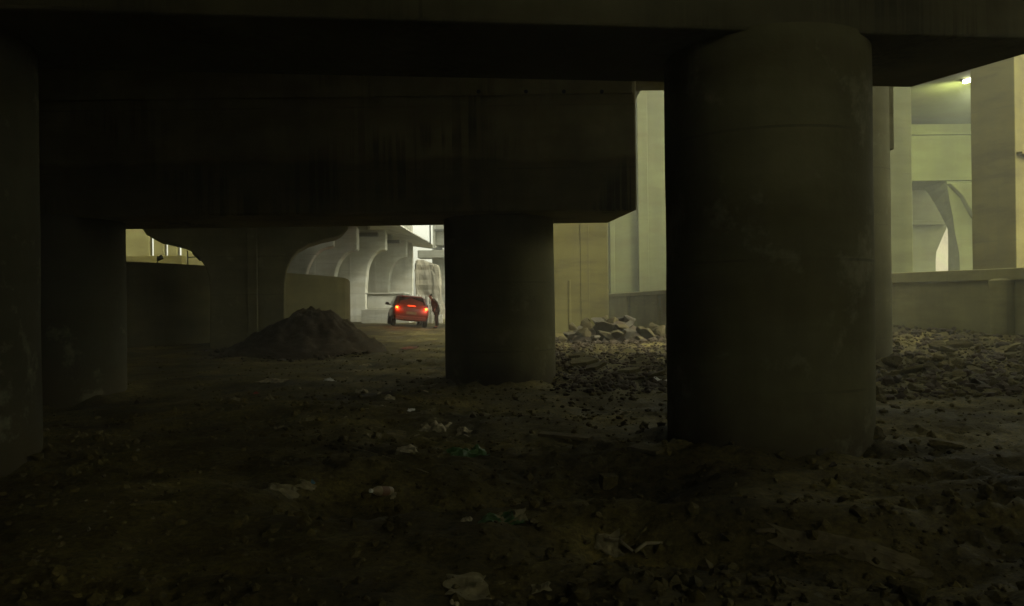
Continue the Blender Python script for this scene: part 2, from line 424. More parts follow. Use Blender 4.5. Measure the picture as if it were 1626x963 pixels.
t = thing('wall_pier', 'tall pale wall pier with corner strips, just left of the thickest column', 'wall pier')
Y = 50
x0, x1, x2, x3 = P(960, 300, Y).x, P(1012, 250, Y).x, P(1028, 250, Y).x, P(1120, 300, Y).x
MB().bx(x0, x3, Y + .25, Y + 4, -0.3, 24).build('shaft', M['lit'], t, bevel=0.03)
MB().bx(x1, x2, Y - .1, Y + .5, -0.3, 23.9).build('corner_strip', M['lit'], t, bevel=0.03)
xk = P(972, 400, Y).x
MB().bx(xk - .12, xk + .18, Y + .1, Y + .5, -0.3, 23.9).build('corner_strip', M['lit'], t, bevel=0.03)

t = thing('wall_pier', 'plain pale wall pier between the slim shaded column and the far arch', 'wall pier')
Y = 33
x1 = P(1449, 300, Y).x
MB().bx(x1 - 4.2, x1, Y, Y + 2.2, -0.3, 18).build('shaft', M['lit'], t, bevel=0.04)

t = thing('wall_pier', 'broad ochre wall pier with smeared stains at the right edge of the picture', 'wall pier')
Y = 27.5
pa, pc = P(1543, 300, 28.3), P(1613, 300, 27.2)
ex = (pc - pa); ex.z = 0; ex.normalize(); nrm = Vector((-ex.y, ex.x, 0))
far_r = pc + Vector((1.6, 1.5, 0))
MB().hull4([(pa.x, pa.y), (pc.x, pc.y), (far_r.x, far_r.y), (far_r.x - .5, far_r.y + 2), (pa.x * 1.09 + .05, pa.y * 1.09)], -0.3, 17).build('shaft', M['warm'], t, bevel=0.03)
jz = P(1620, 246, 27.6).z
MB().box((pc.x + .55, pc.y + .45, jz), (1.2, .25, .07), rz=R(43)).build('joint_strip', M['warm'], t)

# barrier walls --------------------------------------------------------------
def lerp(a, b, t): return a + (b - a) * t
def barrier(label, A, B, ztA, ztB, zb, posts, th=0.3, coping=0.42, round_post=False):
    """a wall from A to B: recessed panel, coping band on top, posts at the given fractions"""
    A, B = Vector((A[0], A[1], 0)), Vector((B[0], B[1], 0))
    d = (B - A); L = d.length; d.normalize(); n = Vector((d.y, -d.x, 0))   # n faces the camera
    t = thing('barrier_wall', label, 'wall')
    def seg(t0, t1, off0, off1, z0a, z1a, z0b, z1b):
        a, b = A + d * L * t0, A + d * L * t1
        pl = [a + n * off0, b + n * off0, b - n * off1, a - n * off1]
        return MB().hull4([p[:2] for p in pl], [z0a, z0b, z0b, z0a], [z1a, z1b, z1b, z1a])
    seg(0, 1, 0, th, zb, ztA - coping + .02, zb, ztB - coping + .02).build('panel', M['wall'], t)
    seg(0, 1, 0.17, th + .05, ztA - coping, ztA, ztB - coping, ztB).build('coping', M['wall'], t, bevel=0.03)
    for f, w in posts:
        z = lerp(ztA, ztB, f)
        c = A + d * L * f
        if round_post:
            b = MB(); pr = [(w, zb), (w, z - .6), (w * 1.08, z - .45), (w * 1.1, z - .36), (w * .7, z - .31), (0, z - .3)]
            b.lathe(pr, 24, (c.x + n.x * .12, c.y + n.y * .12, 0)); b.build('post', M['wall'], t, smooth='auto')
        else:
            seg(f - w / L / 2, f + w / L / 2, .15, .02, zb, z - coping + .01, zb, z - coping + .01).build('post', M['wall'], t, bevel=0.02)
    return t

A_, B_ = P(1395, 440, 29.2), P(1680, 424, 22.3)
A2, B2 = P(1395, 435, 29.2), P(1680, 423, 22.3)
barrier('long olive barrier wall with thick coping and one rounded post, behind the rubble at far right', A2, B2, A2.z, B2.z, -0.3,
        [((P(1614, 430, 24.1) - A2).length / (B2 - A2).length, 0.33)], coping=0.36, round_post=True)
A3, B3 = P(960, 467.5, 45), P(1078, 459.5, 31)
barrier('low panelled barrier wall with thin posts behind the boulder heap', A3, B3, A3.z, B3.z, -0.3,
        [(0.02, .25), (0.42, .35), (0.80, .4), (0.95, .35)], coping=0.2)

# ------------------------------------------------------------------ lit far viaduct seen through the right-hand gap
YG = 45
t = thing('far_viaduct', 'lamp-lit far viaduct beam with ledges over an arched leg, in the right-hand gap', 'viaduct')
xl, xr_ = P(1400, 250, YG).x, P(1640, 250, YG).x
zb_, zl_, ztg = P(1500, 287, YG).z, P(1500, 215, YG).z, P(1500, 196, YG).z
MB().bx(xl, xr_, YG, YG + 4, zb_, zl_).build('beam', M['lit'], t, bevel=0.03)
MB().bx(xl, xr_, YG - .22, YG + 4, zl_ + .003, zl_ + .16).build('ledge', M['lit'], t, bevel=0.02)
MB().bx(xl, xr_, YG + .2, YG + 3.8, zl_ + .165, ztg).build('upper_beam', M['lit'], t, bevel=0.02)
zs = P(1500, 188, YG).z
MB().bx(xl - 2, xr_ + 4, 33.6, YG - .12, zs, zs + .9).bx(xl - 2, xr_ + 4, YG - .117, YG + 5, zs + .35, zs + .95).build('deck', M['lit'], t)
# arched leg
lf = [(1503, 288), (1505, 300), (1508, 320), (1513, 344), (1516, 368), (1520, 388), (1523, 402), (1524, 430), (1524, 480), (1640, 480), (1640, 288)]
lk = [(1466, 299), (1474, 308), (1483, 322), (1492, 338), (1500, 354), (1504.5, 364), (1505.5, 378), (1505.5, 420), (1505.5, 480), (1600, 480), (1600, 299)]
fv = [P(a, b, YG - .3) for a, b in lf]; kv = [P(a, b, YG + 2.6) for a, b in lk]; n_ = len(fv)
MB().add(fv + kv, [tuple(range(n_)), tuple(reversed(range(n_, 2 * n_)))] + [(i, n_ + i, n_ + (i + 1) % n_, (i + 1) % n_) for i in range(n_)]).build('arched_leg', M['lit'], t, bevel=0.02)
hn = [(1548, 345), (1530, 312), (1509, 291), (1640, 291), (1640, 420)]
MB().prism([P(a, b, YG - .75) for a, b in hn], (0, .445, 0)).build('haunch', M['lit'], t, bevel=0.06)
# wall behind with arch edge
Yb = 53
bw = [(1380, 300), (1503, 300), (1503, 364), (1498, 374), (1493, 386), (1487, 400), (1486, 415), (1486, 470), (1380, 470)]
MB().prism([P(a, b, Yb) for a, b in bw], (0, 1.2, 0)).build('arch_wall', M['lit'], t, bevel=0.02)
z1 = P(1450, 358, Yb).z
MB().bx(P(1380, 358, Yb).x, P(1500, 358, Yb).x, Yb - .25, Yb + .3, z1, z1 + .3).build('ledge', M['lit'], t, bevel=0.02)
z1 = P(1450, 301, Yb).z
MB().bx(P(1380, 300, Yb).x, P(1478, 300, Yb).x, Yb - .3, Yb + .3, z1, z1 + .15).build('ledge', M['lit'], t, bevel=0.02)
MB().hull4([(P(1507, 300, Yb).x, Yb), (P(1640, 300, Yb).x, Yb), (P(1640, 300, Yb).x, Yb + 1.2), (P(1507, 300, Yb + 1.2).x, Yb + 1.2)], -.3, zb_ + 1).build('arch_wall', M['lit'], t)

# lit floodlight under that deck
LP = P(1537, 127, 37.0)
fl_t = thing('floodlight', 'lit floodlight glowing under the far deck, next to the ochre wall pier', 'floodlight', LP)
MB().box((0, 0, .02), (.62, .34, .2), rot=Euler((R(20), 0, R(-12)))).build('housing', M['metal'], fl_t, bevel=0.03)
MB().box((-.02, -.14, -.06), (.52, .16, .16), rot=Euler((R(20), R(-14), R(-12)))).build('lamp_glass', M['lampglow'], fl_t, bevel=0.02)
MB().tube([(0, 0, .1), (0, .05, zs + .36 - LP.z)], .03).build('bracket', M['metal'], fl_t)

# ------------------------------------------------------------------ left: curved wall and hammerhead pier
tops = [(60, 400, 24.2), (197, 415, 26.6), (260, 418, 27.6), (330, 422, 28.6), (400, 428, 29.9), (452, 433, 31), (505, 437, 32.3), (535, 439.5, 33.1), (547, 441, 33.5), (553, 443.5, 33.9), (556, 447, 34.5)]
pts = [P(*p) for p in tops]
cw = MB(); TH_W = 0.35
outer = [(p.x, p.y) for p in pts]
inner = []
for i, p in enumerate(pts):
    a = pts[max(0, i - 1)]; b = pts[min(len(pts) - 1, i + 1)]
    d = Vector((b.x - a.x, b.y - a.y)).normalized(); inner.append((p.x - d.y * TH_W, p.y + d.x * TH_W))
vs = []
for (o_, i_, p) in zip(outer, inner, pts): vs += [(o_[0], o_[1], -.3), (o_[0], o_[1], p.z), (i_[0], i_[1], p.z), (i_[0], i_[1], -.3)]
fs = []
for k in range(len(pts) - 1):
    a, b = 4 * k, 4 * k + 4
    for j in range(4): fs.append((a + j, b + j, b + (j + 1) % 4, a + (j + 1) % 4))
fs += [(0, 1, 2, 3), tuple(4 * (len(pts) - 1) + j for j in (3, 2, 1, 0))]
cw.add(vs, fs)
cwo = tag(cw.build('curved_wall', M['ramp'], bevel=0.03), 'dark olive ramp wall with a rounded far end, behind the hammerhead pier', 'wall')

YH = 26
hp = [(333, 600), (333, 465), (331, 440), (326, 424), (316, 409), (303, 398), (286, 390), (262, 384), (245, 380.5), (232, 373), (226, 364), (224, 350), (224, 300),
      (556, 300), (556, 350), (553, 364), (548, 370), (538, 375), (515, 380), (493, 387), (475, 397), (463, 411), (456, 428), (453, 450), (452, 600)]
t = thing('bridge_pier', 'dark mushroom-shaped hammerhead pier standing behind the soil mound', 'bridge pier')
MB().prism([P(a, b, YH) for a, b in hp], (-.55, 1.9, 0)).build('shaft', M['near'], t, bevel=0.06, seg=3)
xg = P(401, 450, YH).x
MB().bx(xg - .17, xg + .17, YH - .05, YH + .1, -.4, P(400, 300, YH).z - .1).build('face_rib', M['near'], t, bevel=0.03)
t = thing('bridge_deck', 'shadowed bridge deck on the hammerhead pier', 'bridge deck')
zt = P(400, 300, YH).z
MB().hull4([(-24, 18.9), (1.6, 18.9), (.5, 31), (-24, 33)], zt + .05, zt + .7).build('slab', M['near'], t)  # deck of this pier, widened to shade the middle ground

t = thing('bridge_deck', 'added high deck, out of view, shading the ramp wall and the first winged piers', 'bridge deck')
MB().hull4([(-24, 27), (4.8, 27), (4.8, 35), (-2.5, 43.5), (-24, 43.5)], 9.2, 9.9).build('slab', M['near'], t)  # unseen slab added to shade the ramp wall, car and first winged piers

# slotted pale wall far left
t = thing('slotted_wall', 'pale wall of upright panels with bright gaps between, above the dark ramp wall at left', 'wall')
Ys = 52
for a, b in ((90, 236.5), (244, 259.5), (266.5, 280.5), (288, 420)):
    xa, xb = P(a, 390, Ys).x, P(b, 390, Ys).x
    MB().bx(xa, xb, Ys, Ys + .5, -.3, 12).build('panel', M['wall'], t)
xa, xb = P(90, 410, 50).x, P(293, 410, 50).x
za = P(240, 407, 50).z
MB().bx(xa, xb, 49.6, 50.2, -.3, za).build('parapet', M['warm'], t, bevel=0.03)

def dead_lamp(label, px, py, Y, s, arm):
    p = P(px, py, Y)
    t = thing('floodlight', label, 'floodlight', p)
    MB().tube([(0, 0, -.35 * s), (0, 0, .28 * s)], .022).build('post', M['metal'], t)
    if arm: MB().tube([(0, 0, .02), (.42 * s, 0, .04)], .02).build('arm', M['metal'], t)
    hx_ = .42 * s if arm else .2 * s
    MB().cyl((hx_ - .14 * s, -.05, .26 * s if arm else .02), (hx_ + .16 * s, -.02, .0 if arm else .24 * s), .13 * s, .17 * s, 16).build('lamp_head', M['metal'], t, smooth='auto')
    return t
dead_lamp('unlit round lamp head on a short arm over the ramp wall, beside the hammerhead', 298, 410, 28.6, .95, True)
dead_lamp('small unlit lamp head tilted upward on the ramp wall, under the bright gaps', 250, 413.5, 27.7, .5, False)

# ------------------------------------------------------------------ row of winged piers on the bright far side
rows = [(35, 531, 375, 390, 482, 'nearest'), (43, 567, 360, 396, 528, ''), (52, 612.5, 365, 396, 580, ''), (62, 645.5, 381, 408, 616, '')]
rl = ['bright winged pier half hidden behind the hammerhead pier, first of its row',
      'bright winged pier just right of the hammerhead end, second of its row',
      'bright winged pier rising over the low concrete hut, third of its row',
      'bright winged pier above the red car, farthest of its row']
arm_tops = []
for (Y, pe, pt, pb, ps, _), lab, swp in zip(rows, rl, (-.27, -.12, -.09, -.03)):
    e = P(pe, pb, Y); tp = P(pe, pt, Y).z; sx = P(ps, pb, Y).x
    hw = e.x - sx; hh = 1.75
    prof = [Vector((e.x, Y, tp)), Vector((e.x, Y, e.z))]
    for k in range(11):
        a = PI / 2 * k / 10
        prof.append(Vector((sx + .06 + (hw - .22) * (1 - math.sin(a)), Y, e.z - .07 - hh * (1 - math.cos(a)))))
    prof += [Vector((sx, Y, e.z - hh - .6)), Vector((sx, Y, -.3)), Vector((sx - (3.0 if Y == 35 else 5.5), Y, -.3)), Vector((sx - (3.0 if Y == 35 else 5.5), Y, tp))]
    t = thing('bridge_pier', lab, 'bridge pier', group='winged piers along the far side')
    MB().prism(prof, (swp, 1.3, 0)).build('winged_shaft', M['far'], t, bevel=0.07, seg=3)
    xq = sx - 1.0
    MB().bx(xq - .12, xq + .05, Y - .03, Y + .1, -.3, e.z - .4).build('seam_strip', M['far'], t, bevel=0.01)
    arm_tops.append((Y, tp, e.x))
t = thing('bridge_deck', 'bright sloping deck on the row of winged piers, its edge against the white sky', 'bridge deck')
ed = [P(600, 343, 38), P(627, 354, 46.5), P(688, 390, 69), P(702, 398, 80)]
sl = MB(); vs = []; fs = []
for i, p in enumerate(ed):
    zi = p.z + .15
    vs += [(p.x, p.y, p.z), (p.x - 2.2, p.y, p.z + .55), (p.x - 9, p.y, p.z + .65), (p.x - 9, p.y, p.z + 1.3), (p.x - .05, p.y, p.z + .12)]
for k in range(len(ed) - 1):
    a, b = 5 * k, 5 * k + 5
    for j in range(5): fs.append((a + j, b + j, b + (j + 1) % 5, a + (j + 1) % 5))
fs += [(0, 1, 2, 3, 4), tuple(5 * (len(ed) - 1) + j for j in (4, 3, 2, 1, 0))]
sl.add(vs, fs); sl.build('slab', M['far'], t, bevel=0.03)
for (Y, tp, ex_) in arm_tops[1:]:
    MB().bx(ex_ - 4.8, ex_ - 1.2, Y + .2, Y + 1.1, tp + .003, tp + .5).build('bearing', M['far'], t)
# cross tie between the wings
for a, b, pe, py in ((43, 52, 590, 374), (52, 62, 630, 385)):
    z = P(pe, py, b).z
    MB().bx(-12.5, -8.6, b - .8, b - .3, z - .12, z + .12).build('cross_tie', M['metal'], t)

# closing wall behind the row
t = tag(MB().bx(-16, -9.0, 72, 73, -.3, 9).build('end_wall', M['far']), 'plain pale end wall closing the far side behind the winged piers', 'wall')

# low hut and plinth left of the car
t = thing('concrete_hut', 'low flat-topped concrete hut on a plinth, left of the red car', 'hut')
xa, xb = P(583, 480, 48).x, P(641, 480, 48).x
MB().bx(xa, xb, 48, 50.5, P(600, 491, 48).z, P(600, 467.5, 48).z).build('box', M['far'], t, bevel=0.03)
MB().bx(xa - .08, xb + .08, 47.9, 50.6, P(600, 467.5, 48).z + .003, P(600, 466, 48).z + .03).build('roof_slab', M['far'], t, bevel=0.02)
xa, xb = P(574, 500, 47).x, P(650, 500, 47).x
MB().bx(xa, xb, 47, 50.8, -.2, P(600, 491, 48).z - .003).build('plinth', M['far'], t, bevel=0.03)

# rough shrouded pier behind the person
t = thing('rough_pier', 'rough rock-like pale pier with worn ledges behind the standing person', 'pier')
x0, x1, zt = P(655, 450, 56).x, P(701, 450, 56).x, P(668, 413, 56).z
b = bmesh.new()
bmesh.ops.create_cube(b, size=1)
bmesh.ops.subdivide_edges(b, edges=b.edges[:], cuts=13, use_grid_fill=True)
for v in b.verts:
    u = v.co.copy()
    tt = (u.z + .5)
    w = (x1 - x0) * (1.0 - .22 * tt ** 2)
    x = (x0 + x1) / 2 + u.x * w - .1 * tt; y = 57.3 + u.y * (2.6 - .5 * tt); z = -.3 + tt * (zt + .3)
    z -= .55 * max(0, u.x + .1) * (1 if u.z > .45 else 0)
    p = Vector((x, y, z))
    blk = noise.cell(Vector((x * .9, y * .9, z * .75)))
    k = .22 * noise.fractal(p * .8, 1, 2, 4) + .16 * (blk - .5)
    v.co = p + Vector((u.x * k * 1.6, u.y * k * 1.6, .25 * k if u.z > .4 else 0))
me = bpy.data.meshes.new('shaft'); b.to_mesh(me); b.free(); me.materials.append(M['rubblewall'])
link(bpy.data.objects.new('shaft', me), t)
# tall structure at the right edge of the far gap
t = thing('stair_tower', 'pale tower with stacked cross beams and pipes rising behind the person', 'tower')
x0 = P(686, 400, 63).x; x1 = P(735, 400, 63).x
MB().bx(x0, x1, 63, 66, -.3, P(690, 396, 63).z).build('lower_shaft', M['far'], t, bevel=0.05)
MB().bx(P(664, 400, 62).x, x1, 61.6, 63.5, P(690, 410, 62).z, P(690, 398, 62).z).build('cross_beam', M['far'], t, bevel=0.04)
MB().bx(P(690, 380, 63).x, x1, 63, 66, P(690, 390, 63).z, 13).build('upper_shaft', M['far'], t, bevel=0.04)
MB().bx(P(688, 380, 63).x, P(691.5, 380, 63).x, 62.5, 63.2, P(690, 395, 63).z, 13).build('corner_post', M['far'], t)
MB().bx(P(690, 380, 62.4).x, x1, 62.4, 62.9, P(690, 367.5, 62.4).z, P(690, 364, 62.4).z).build('pipe', M['metal'], t)
MB().bx(P(682, 380, 62.7).x, P(684, 380, 62.7).x, 62.7, 62.9, P(690, 388, 62.7).z, 13).build('downpipe', M['metal'], t)
MB().bx(P(692, 380, 62.5).x, P(702, 380, 62.5).x, 62.5, 62.99, P(690, 400, 62.5).z, P(690, 393, 62.5).z).build('recess', M['metal'], t)

# white post fence between car and person
t = thing('post_fence', 'low fence of white posts and pale boards between the car and the person', 'fence')
for px in (662, 667, 673, 679.5, 686, 693.5):
    a = P(px, 515, 45)
    MB().bx(a.x - .06, a.x + .06, 45, 45.12, .1, P(px, 467.5 + (px - 660) * .2, 45).z).build('post', M['white'], t, bevel=0.01)
for px in (678, 695):
    a = P(px, 515, 44.7)
    MB().bx(a.x - .25, a.x + .25, 45.13, 45.2, .25, P(px, 500, 44.7).z).build('board', M['white'], t, bevel=0.01)
MB().bx(P(660, 480, 45).x, P(700, 480, 45).x, 45.03, 45.09, P(680, 484, 45).z - .04, P(680, 484, 45).z + .04).build('rail', M['white'], t)

# ------------------------------------------------------------------ soil mound
MC = Vector((-6.05, 24.2))
mv = []; mf = []; na, nr = 96, 34
for j in range(nr + 1):
    r = j / nr
    for i in range(na):
        a = 2 * PI * i / na
        rx = 2.3 if math.cos(a) > 0 else 2.75
        x = MC.x - .02 + math.cos(a) * rx * r; y = MC.y + math.sin(a) * 2.3 * r
        h = 1.52 * (max(0, 1 - r) ** 1.02) * (1 - .13 * math.exp(-(r / .16) ** 2))
        x += .35 * (1 - r) * sstep(0, .4, r) * 0.5
        p = Vector((x, y, h))
        h += (.13 * noise.fractal(p * 1.5, 1, 2, 4) + .09 * noise.noise(Vector((math.cos(a) * 4, math.sin(a) * 4, r * 1.2)))) * sstep(1, .8, r)
        h += .10 * noise.fractal(p * 5.5, .7, 2, 4) * sstep(1, .85, r)
        mv.append((x, y, ground(x, y) + h - .12 * sstep(.93, 1, r)))
for j in range(nr):
    for i in range(na): mf.append((j * na + i, j * na + (i + 1) % na, (j + 1) * na + (i + 1) % na, (j + 1) * na + i))
mb = MB(); mb.v = mv; mb.f = mf
tag(mb.build('soil_mound', M['mound'], smooth=True), 'steep brown mound of heaped soil in front of the hammerhead pier', 'mound')

# ------------------------------------------------------------------ puddles
pv = []
for i in range(48):
    an = 2 * PI * i / 48; k = 1 + .35 * noise.noise(Vector((math.cos(an) * 1.5 + 1, math.sin(an) * 1.5, 0)))
    pv.append((-3.30 + math.cos(an) * .27 * k, 25.5 + math.sin(an) * .85 * k, .112))
tag(MB().add(pv, [tuple(range(48))]).build('puddle', M['water'], fix=False), 'small bright puddle before the red car', kind='structure')

# ------------------------------------------------------------------ red car
CY = 38.2; cp = P(646.5, 519.5, CY)
cz = ground(cp.x, cp.y + 1.9)
car = thing('car', 'red hatchback car with brake lights glowing, tilted on the rough ground', 'car',
            (cp.x - .3, cp.y + 2.0, cz + .02), (0, R(5.6), R(12.5)))
def ring(y, w, z0, z1, e=3.2, n=28):
    c = (z0 + z1) / 2; h = (z1 - z0) / 2; out = []
    for i in range(n):
        a = 2 * PI * i / n; cs, sn = math.cos(a), math.sin(a)
        out.append((math.copysign(abs(cs) ** (2 / e), cs) * w, y, c + math.copysign(abs(sn) ** (2 / e), sn) * h))
    return out
def loft(rings):
    b = MB(); n = len(rings[0])
    for r_ in rings: b.add(r_, [])
    for k in range(len(rings) - 1):
        for i in range(n): b.f.append((k * n + i, k * n + (i + 1) % n, (k + 1) * n + (i + 1) % n, (k + 1) * n + i))
    b.f += [tuple(range(n)), tuple(range((len(rings) - 1) * n, len(rings) * n))[::-1]]
    return b
loft([ring(-2.06, .74, .42, .86), ring(-2.0, .82, .33, .96), ring(-1.85, .865, .27, 1.03), ring(-1.2, .88, .25, 1.05), ring(0, .88, .24, 1.02),
      ring(1.0, .875, .25, .98), ring(1.7, .84, .27, .88), ring(1.98, .76, .33, .76), ring(2.06, .66, .38, .66)]).build('body', M['paint'], car, smooth='auto')
def gring(y, wb, zb0, wt, zt):
    return [(-wb, y, zb0), (-lerp(wb, wt, .55), y, lerp(zb0, zt, .55)), (-wt, y, zt - .05), (-wt * .8, y, zt), (0, y, zt + .02), (wt * .8, y, zt), (wt, y, zt - .05), (lerp(wb, wt, .55), y, lerp(zb0, zt, .55)), (wb, y, zb0)]
loft([gring(-1.93, .78, .96, .70, 1.0), gring(-1.75, .80, .96, .68, 1.18), gring(-1.45, .82, .96, .65, 1.43), gring(-1.0, .82, .96, .64, 1.50), gring(0.0, .82, .96, .64, 1.52), gring(.55, .80, .95, .62, 1.45), gring(1.3, .76, .94, .66, .98)]).build('cabin', M['paint'], car, smooth='auto')
# rear window and side windows lie just proud of the cabin
def quadpanel(pts, nrm, th=.012):
    n_ = Vector(nrm).normalized(); pts = [Vector(p) + n_ * .012 for p in pts]
    return MB().prism(pts, n_ * th)
quadpanel([(-.66, -1.83, 1.06), (.66, -1.83, 1.06), (.575, -1.475, 1.405), (-.575, -1.475, 1.405)], (0, -.7, .68)).build('rear_window', M['glass'], car, bevel=0.01)
for s in (-1, 1):
    quadpanel([(s * .815, -1.35, 1.02), (s * .815, .95, 1.02), (s * .68, .42, 1.40), (s * .67, -1.1, 1.42)], (s, 0, .35)).build('side_window', M['glass'], car)
MB().box((0, -1.52, 1.445), (1.0, .2, .03), rot=Euler((R(-8), 0, 0))).build('spoiler', M['paint'], car, bevel=0.01)
lamps = []
for s in (-1, 1):
    o = MB().box((s * .70, -1.985, .89), (.13, .09, .11), rot=Euler((R(-8), 0, R(s * 22)))).build('tail_light', M['lens'], car, bevel=0.03); lamps.append(o)
    mr = MB().box((s * 1.0, .72, 1.05), (.2, .1, .14)).build('mirror', M['plastic'], car, bevel=0.04)
    MB().box((s * .865, .74, 1.0), (.12, .05, .05)).build('mirror_arm', M['plastic'], mr)
MB().box((0, -1.955, 1.005), (.38, .03, .03)).build('brake_light_bar', M['bar'], car, bevel=0.008)
MB().box((0, -2.035, .40), (1.5, .1, .2)).build('bumper', M['paint'], car, bevel=0.04)
MB().box((0, -2.072, .66), (.5, .02, .12)).build('number_plate', M['plate'], car, bevel=0.005)
MB().cyl((.45, -2.1, .27), (.45, -1.8, .27), .035, n=12).build('exhaust', M['metal'], car)
for sx_ in (-1, 1):
    for y in (-1.25, 1.3):
        b = MB(); pr = [(.19, -.1), (.29, -.11), (.315, -.08), (.315, .08), (.29, .11), (.19, .1)]
        b.lathe(pr, 28)
        b.v = [Vector((sx_ * .76 + v.z, y + v.x, .315 + v.y)) for v in b.v]
        w = b.build('tyre', M['rubber'], car, smooth='auto')
        c = MB().cyl((sx_ * .68, y, .315), (sx_ * .85, y, .315), .195, .18, 20).build('rim', M['rim'], w, smooth='auto')

# ------------------------------------------------------------------ person
def skinned(name, chain, edges, mat, parent=None, sub=2):
    me = bpy.data.meshes.new(name); me.from_pydata([c[0] for c in chain], edges, [])
    o = bpy.data.objects.new(name, me); link(o, parent)
    sk = o.modifiers.new('skin', 'SKIN'); sk.use_smooth_shade = True
    for i, c in enumerate(chain):
        r_ = c[1]; me.skin_vertices[0].data[i].radius = r_ if isinstance(r_, tuple) else (r_, r_)
    me.skin_vertices[0].data[0].use_root = True
    sb = o.modifiers.new('sub', 'SUBSURF'); sb.levels = sub; sb.render_levels = sub
    dg = bpy.context.evaluated_depsgraph_get(); m2 = bpy.data.meshes.new_from_object(o.evaluated_get(dg))
    o.modifiers.clear(); o.data = m2; m2.materials.clear(); m2.materials.append(mat)
    return o
pp = P(692.5, 519.3, 39.2)
pz = gz(pp.x, pp.y)
person = None
# facing -x (towards the car), torso bent forward; local frame: x right, z up
body = [((.02, 0, .88), (.13, .15)), ((-.01, 0, 1.05), (.12, .15)), ((-.08, 0, 1.22), (.12, .165)), ((-.15, 0, 1.37), (.10, .15)), ((-.20, 0, 1.45), .058), ((-.245, 0, 1.52), .058),   # 0-5
        ((-.275, 0, 1.575), (.092, .078)), ((-.295, 0, 1.665), (.085, .075)),                                    # 6,7 head
        ((-.12, .19, 1.37), .062), ((-.02, .25, 1.13), .047), ((-.17, .27, .93), .036),                          # 8-10 right arm
        ((-.12, -.19, 1.37), .062), ((.12, -.25, 1.17), .047), ((-.02, -.24, .95), .036),                        # 11-13 left arm, elbow pushed back
        ((.03, .10, .80), .09), ((.0, .11, .47), .062), ((.03, .12, .09), .042), ((-.13, .13, .035), .038),       # 14-17
        ((.04, -.10, .80), .09), ((.05, -.11, .47), .062), ((.08, -.12, .09), .042), ((-.08, -.13, .035), .038),   # 18-21
        ((-.35, 0, 1.585), .016)]                                                                               # 22 nose
edges = [(0, 1), (1, 2), (2, 3), (3, 4), (4, 5), (5, 6), (6, 7), (3, 8), (8, 9), (9, 10), (3, 11), (11, 12), (12, 13), (0, 14), (14, 15), (15, 16), (16, 17), (0, 18), (18, 19), (19, 20), (20, 21), (6, 22)]
person = skinned('person', body, edges, M['skin'])
person.location = (pp.x, pp.y, pz)
tag(person, 'person in a dark coat and trousers bending towards the right side of the red car', 'person')
# hands: five fingers each, joined into one mesh per hand
def hand(root, d, mat):
    b = MB(); root = Vector(root); d = Vector(d).normalized(); side = d.cross(Vector((1, 0, 0))).normalized(); up = side.cross(d)
    pts = [(root, .03), (root + d * .05, .034), (root + d * .085, .03)]
    ch = [(p[:], r_) for p, r_ in pts]; ed_ = [(0, 1), (1, 2)]
    for k, (off, ln) in enumerate(((-.028, .06), (-.01, .075), (.01, .07), (.028, .055))):
        i = len(ch); base = root + d * .088 + side * off
        ch += [(base[:], .009), ((base + d * ln * .55 + up * .01)[:], .0085), ((base + d * ln * .9 + up * .035)[:], .007)]; ed_ += [(2, i), (i, i + 1), (i + 1, i + 2)]
    i = len(ch); tb = root + d * .03 + side * .03
    ch += [(tb[:], .011), ((tb + d * .035 + side * .025)[:], .009), ((tb + d * .065 + side * .03)[:], .008)]; ed_ += [(0, i), (i, i + 1), (i + 1, i + 2)]
    return skinned('hand', ch, ed_, mat, person, 1)
hand((-.17, .27, .93), (-.6, 0, -.8), M['skin']); hand((-.02, -.24, .95), (-.5, 0, -.9), M['skin'])
coat = [((.03, 0, .74), (.225, .21)), ((.02, 0, .92), (.215, .21)), ((-.02, 0, 1.08), (.19, .2)), ((-.08, 0, 1.24), (.145, .2)), ((-.15, 0, 1.385), (.11, .17)), ((-.185, 0, 1.445), .078),
        ((-.12, .20, 1.37), .078), ((-.02, .26, 1.13), .062), ((-.16, .275, .95), .05),
        ((-.12, -.20, 1.37), .078), ((.13, -.26, 1.17), .064), ((0, -.245, .97), .05)]
skinned('coat', coat, [(0, 1), (1, 2), (2, 3), (3, 4), (4, 5), (4, 6), (6, 7), (7, 8), (4, 9), (9, 10), (10, 11)], M['coat'], person)
tr = [((.03, 0, .86), (.14, .16)), ((.03, .10, .78), .115), ((.0, .11, .47), .092), ((.03, .12, .11), .075), ((.04, -.10, .78), .115), ((.05, -.11, .47), .092), ((.08, -.12, .11), .075)]
skinned('trousers', tr, [(0, 1), (1, 2), (2, 3), (0, 4), (4, 5), (5, 6)], M['trouser'], person)
for y, x in ((.125, .03), (-.125, .08)):
    skinned('shoe', [((x, y, .05), .05), ((x - .09, y, .045), .048), ((x - .19, y, .035), .036)], [(0, 1), (1, 2)], M['plastic'], person, 1)
skinned('hair', [((-.265, 0, 1.68), (.085, .075)), ((-.235, 0, 1.65), (.08, .08)), ((-.21, 0, 1.59), (.06, .07))], [(0, 1), (1, 2)], M['hair'], person, 2)
for s in (-1, 1):
    skinned('ear', [((-.27, s * .078, 1.60), .018), ((-.268, s * .082, 1.575), .014)], [(0, 1)], M['skin'], person, 1)
    skinned('eye', [((-.352, s * .032, 1.62), .011), ((-.348, s * .036, 1.62), .011)], [(0, 1)], M['plastic'], person, 1)
skinned('mouth', [((-.345, -.02, 1.545), .008), ((-.352, 0, 1.545), .009), ((-.345, .02, 1.545), .008)], [(0, 1), (1, 2)], M['redscrap'], person, 1)

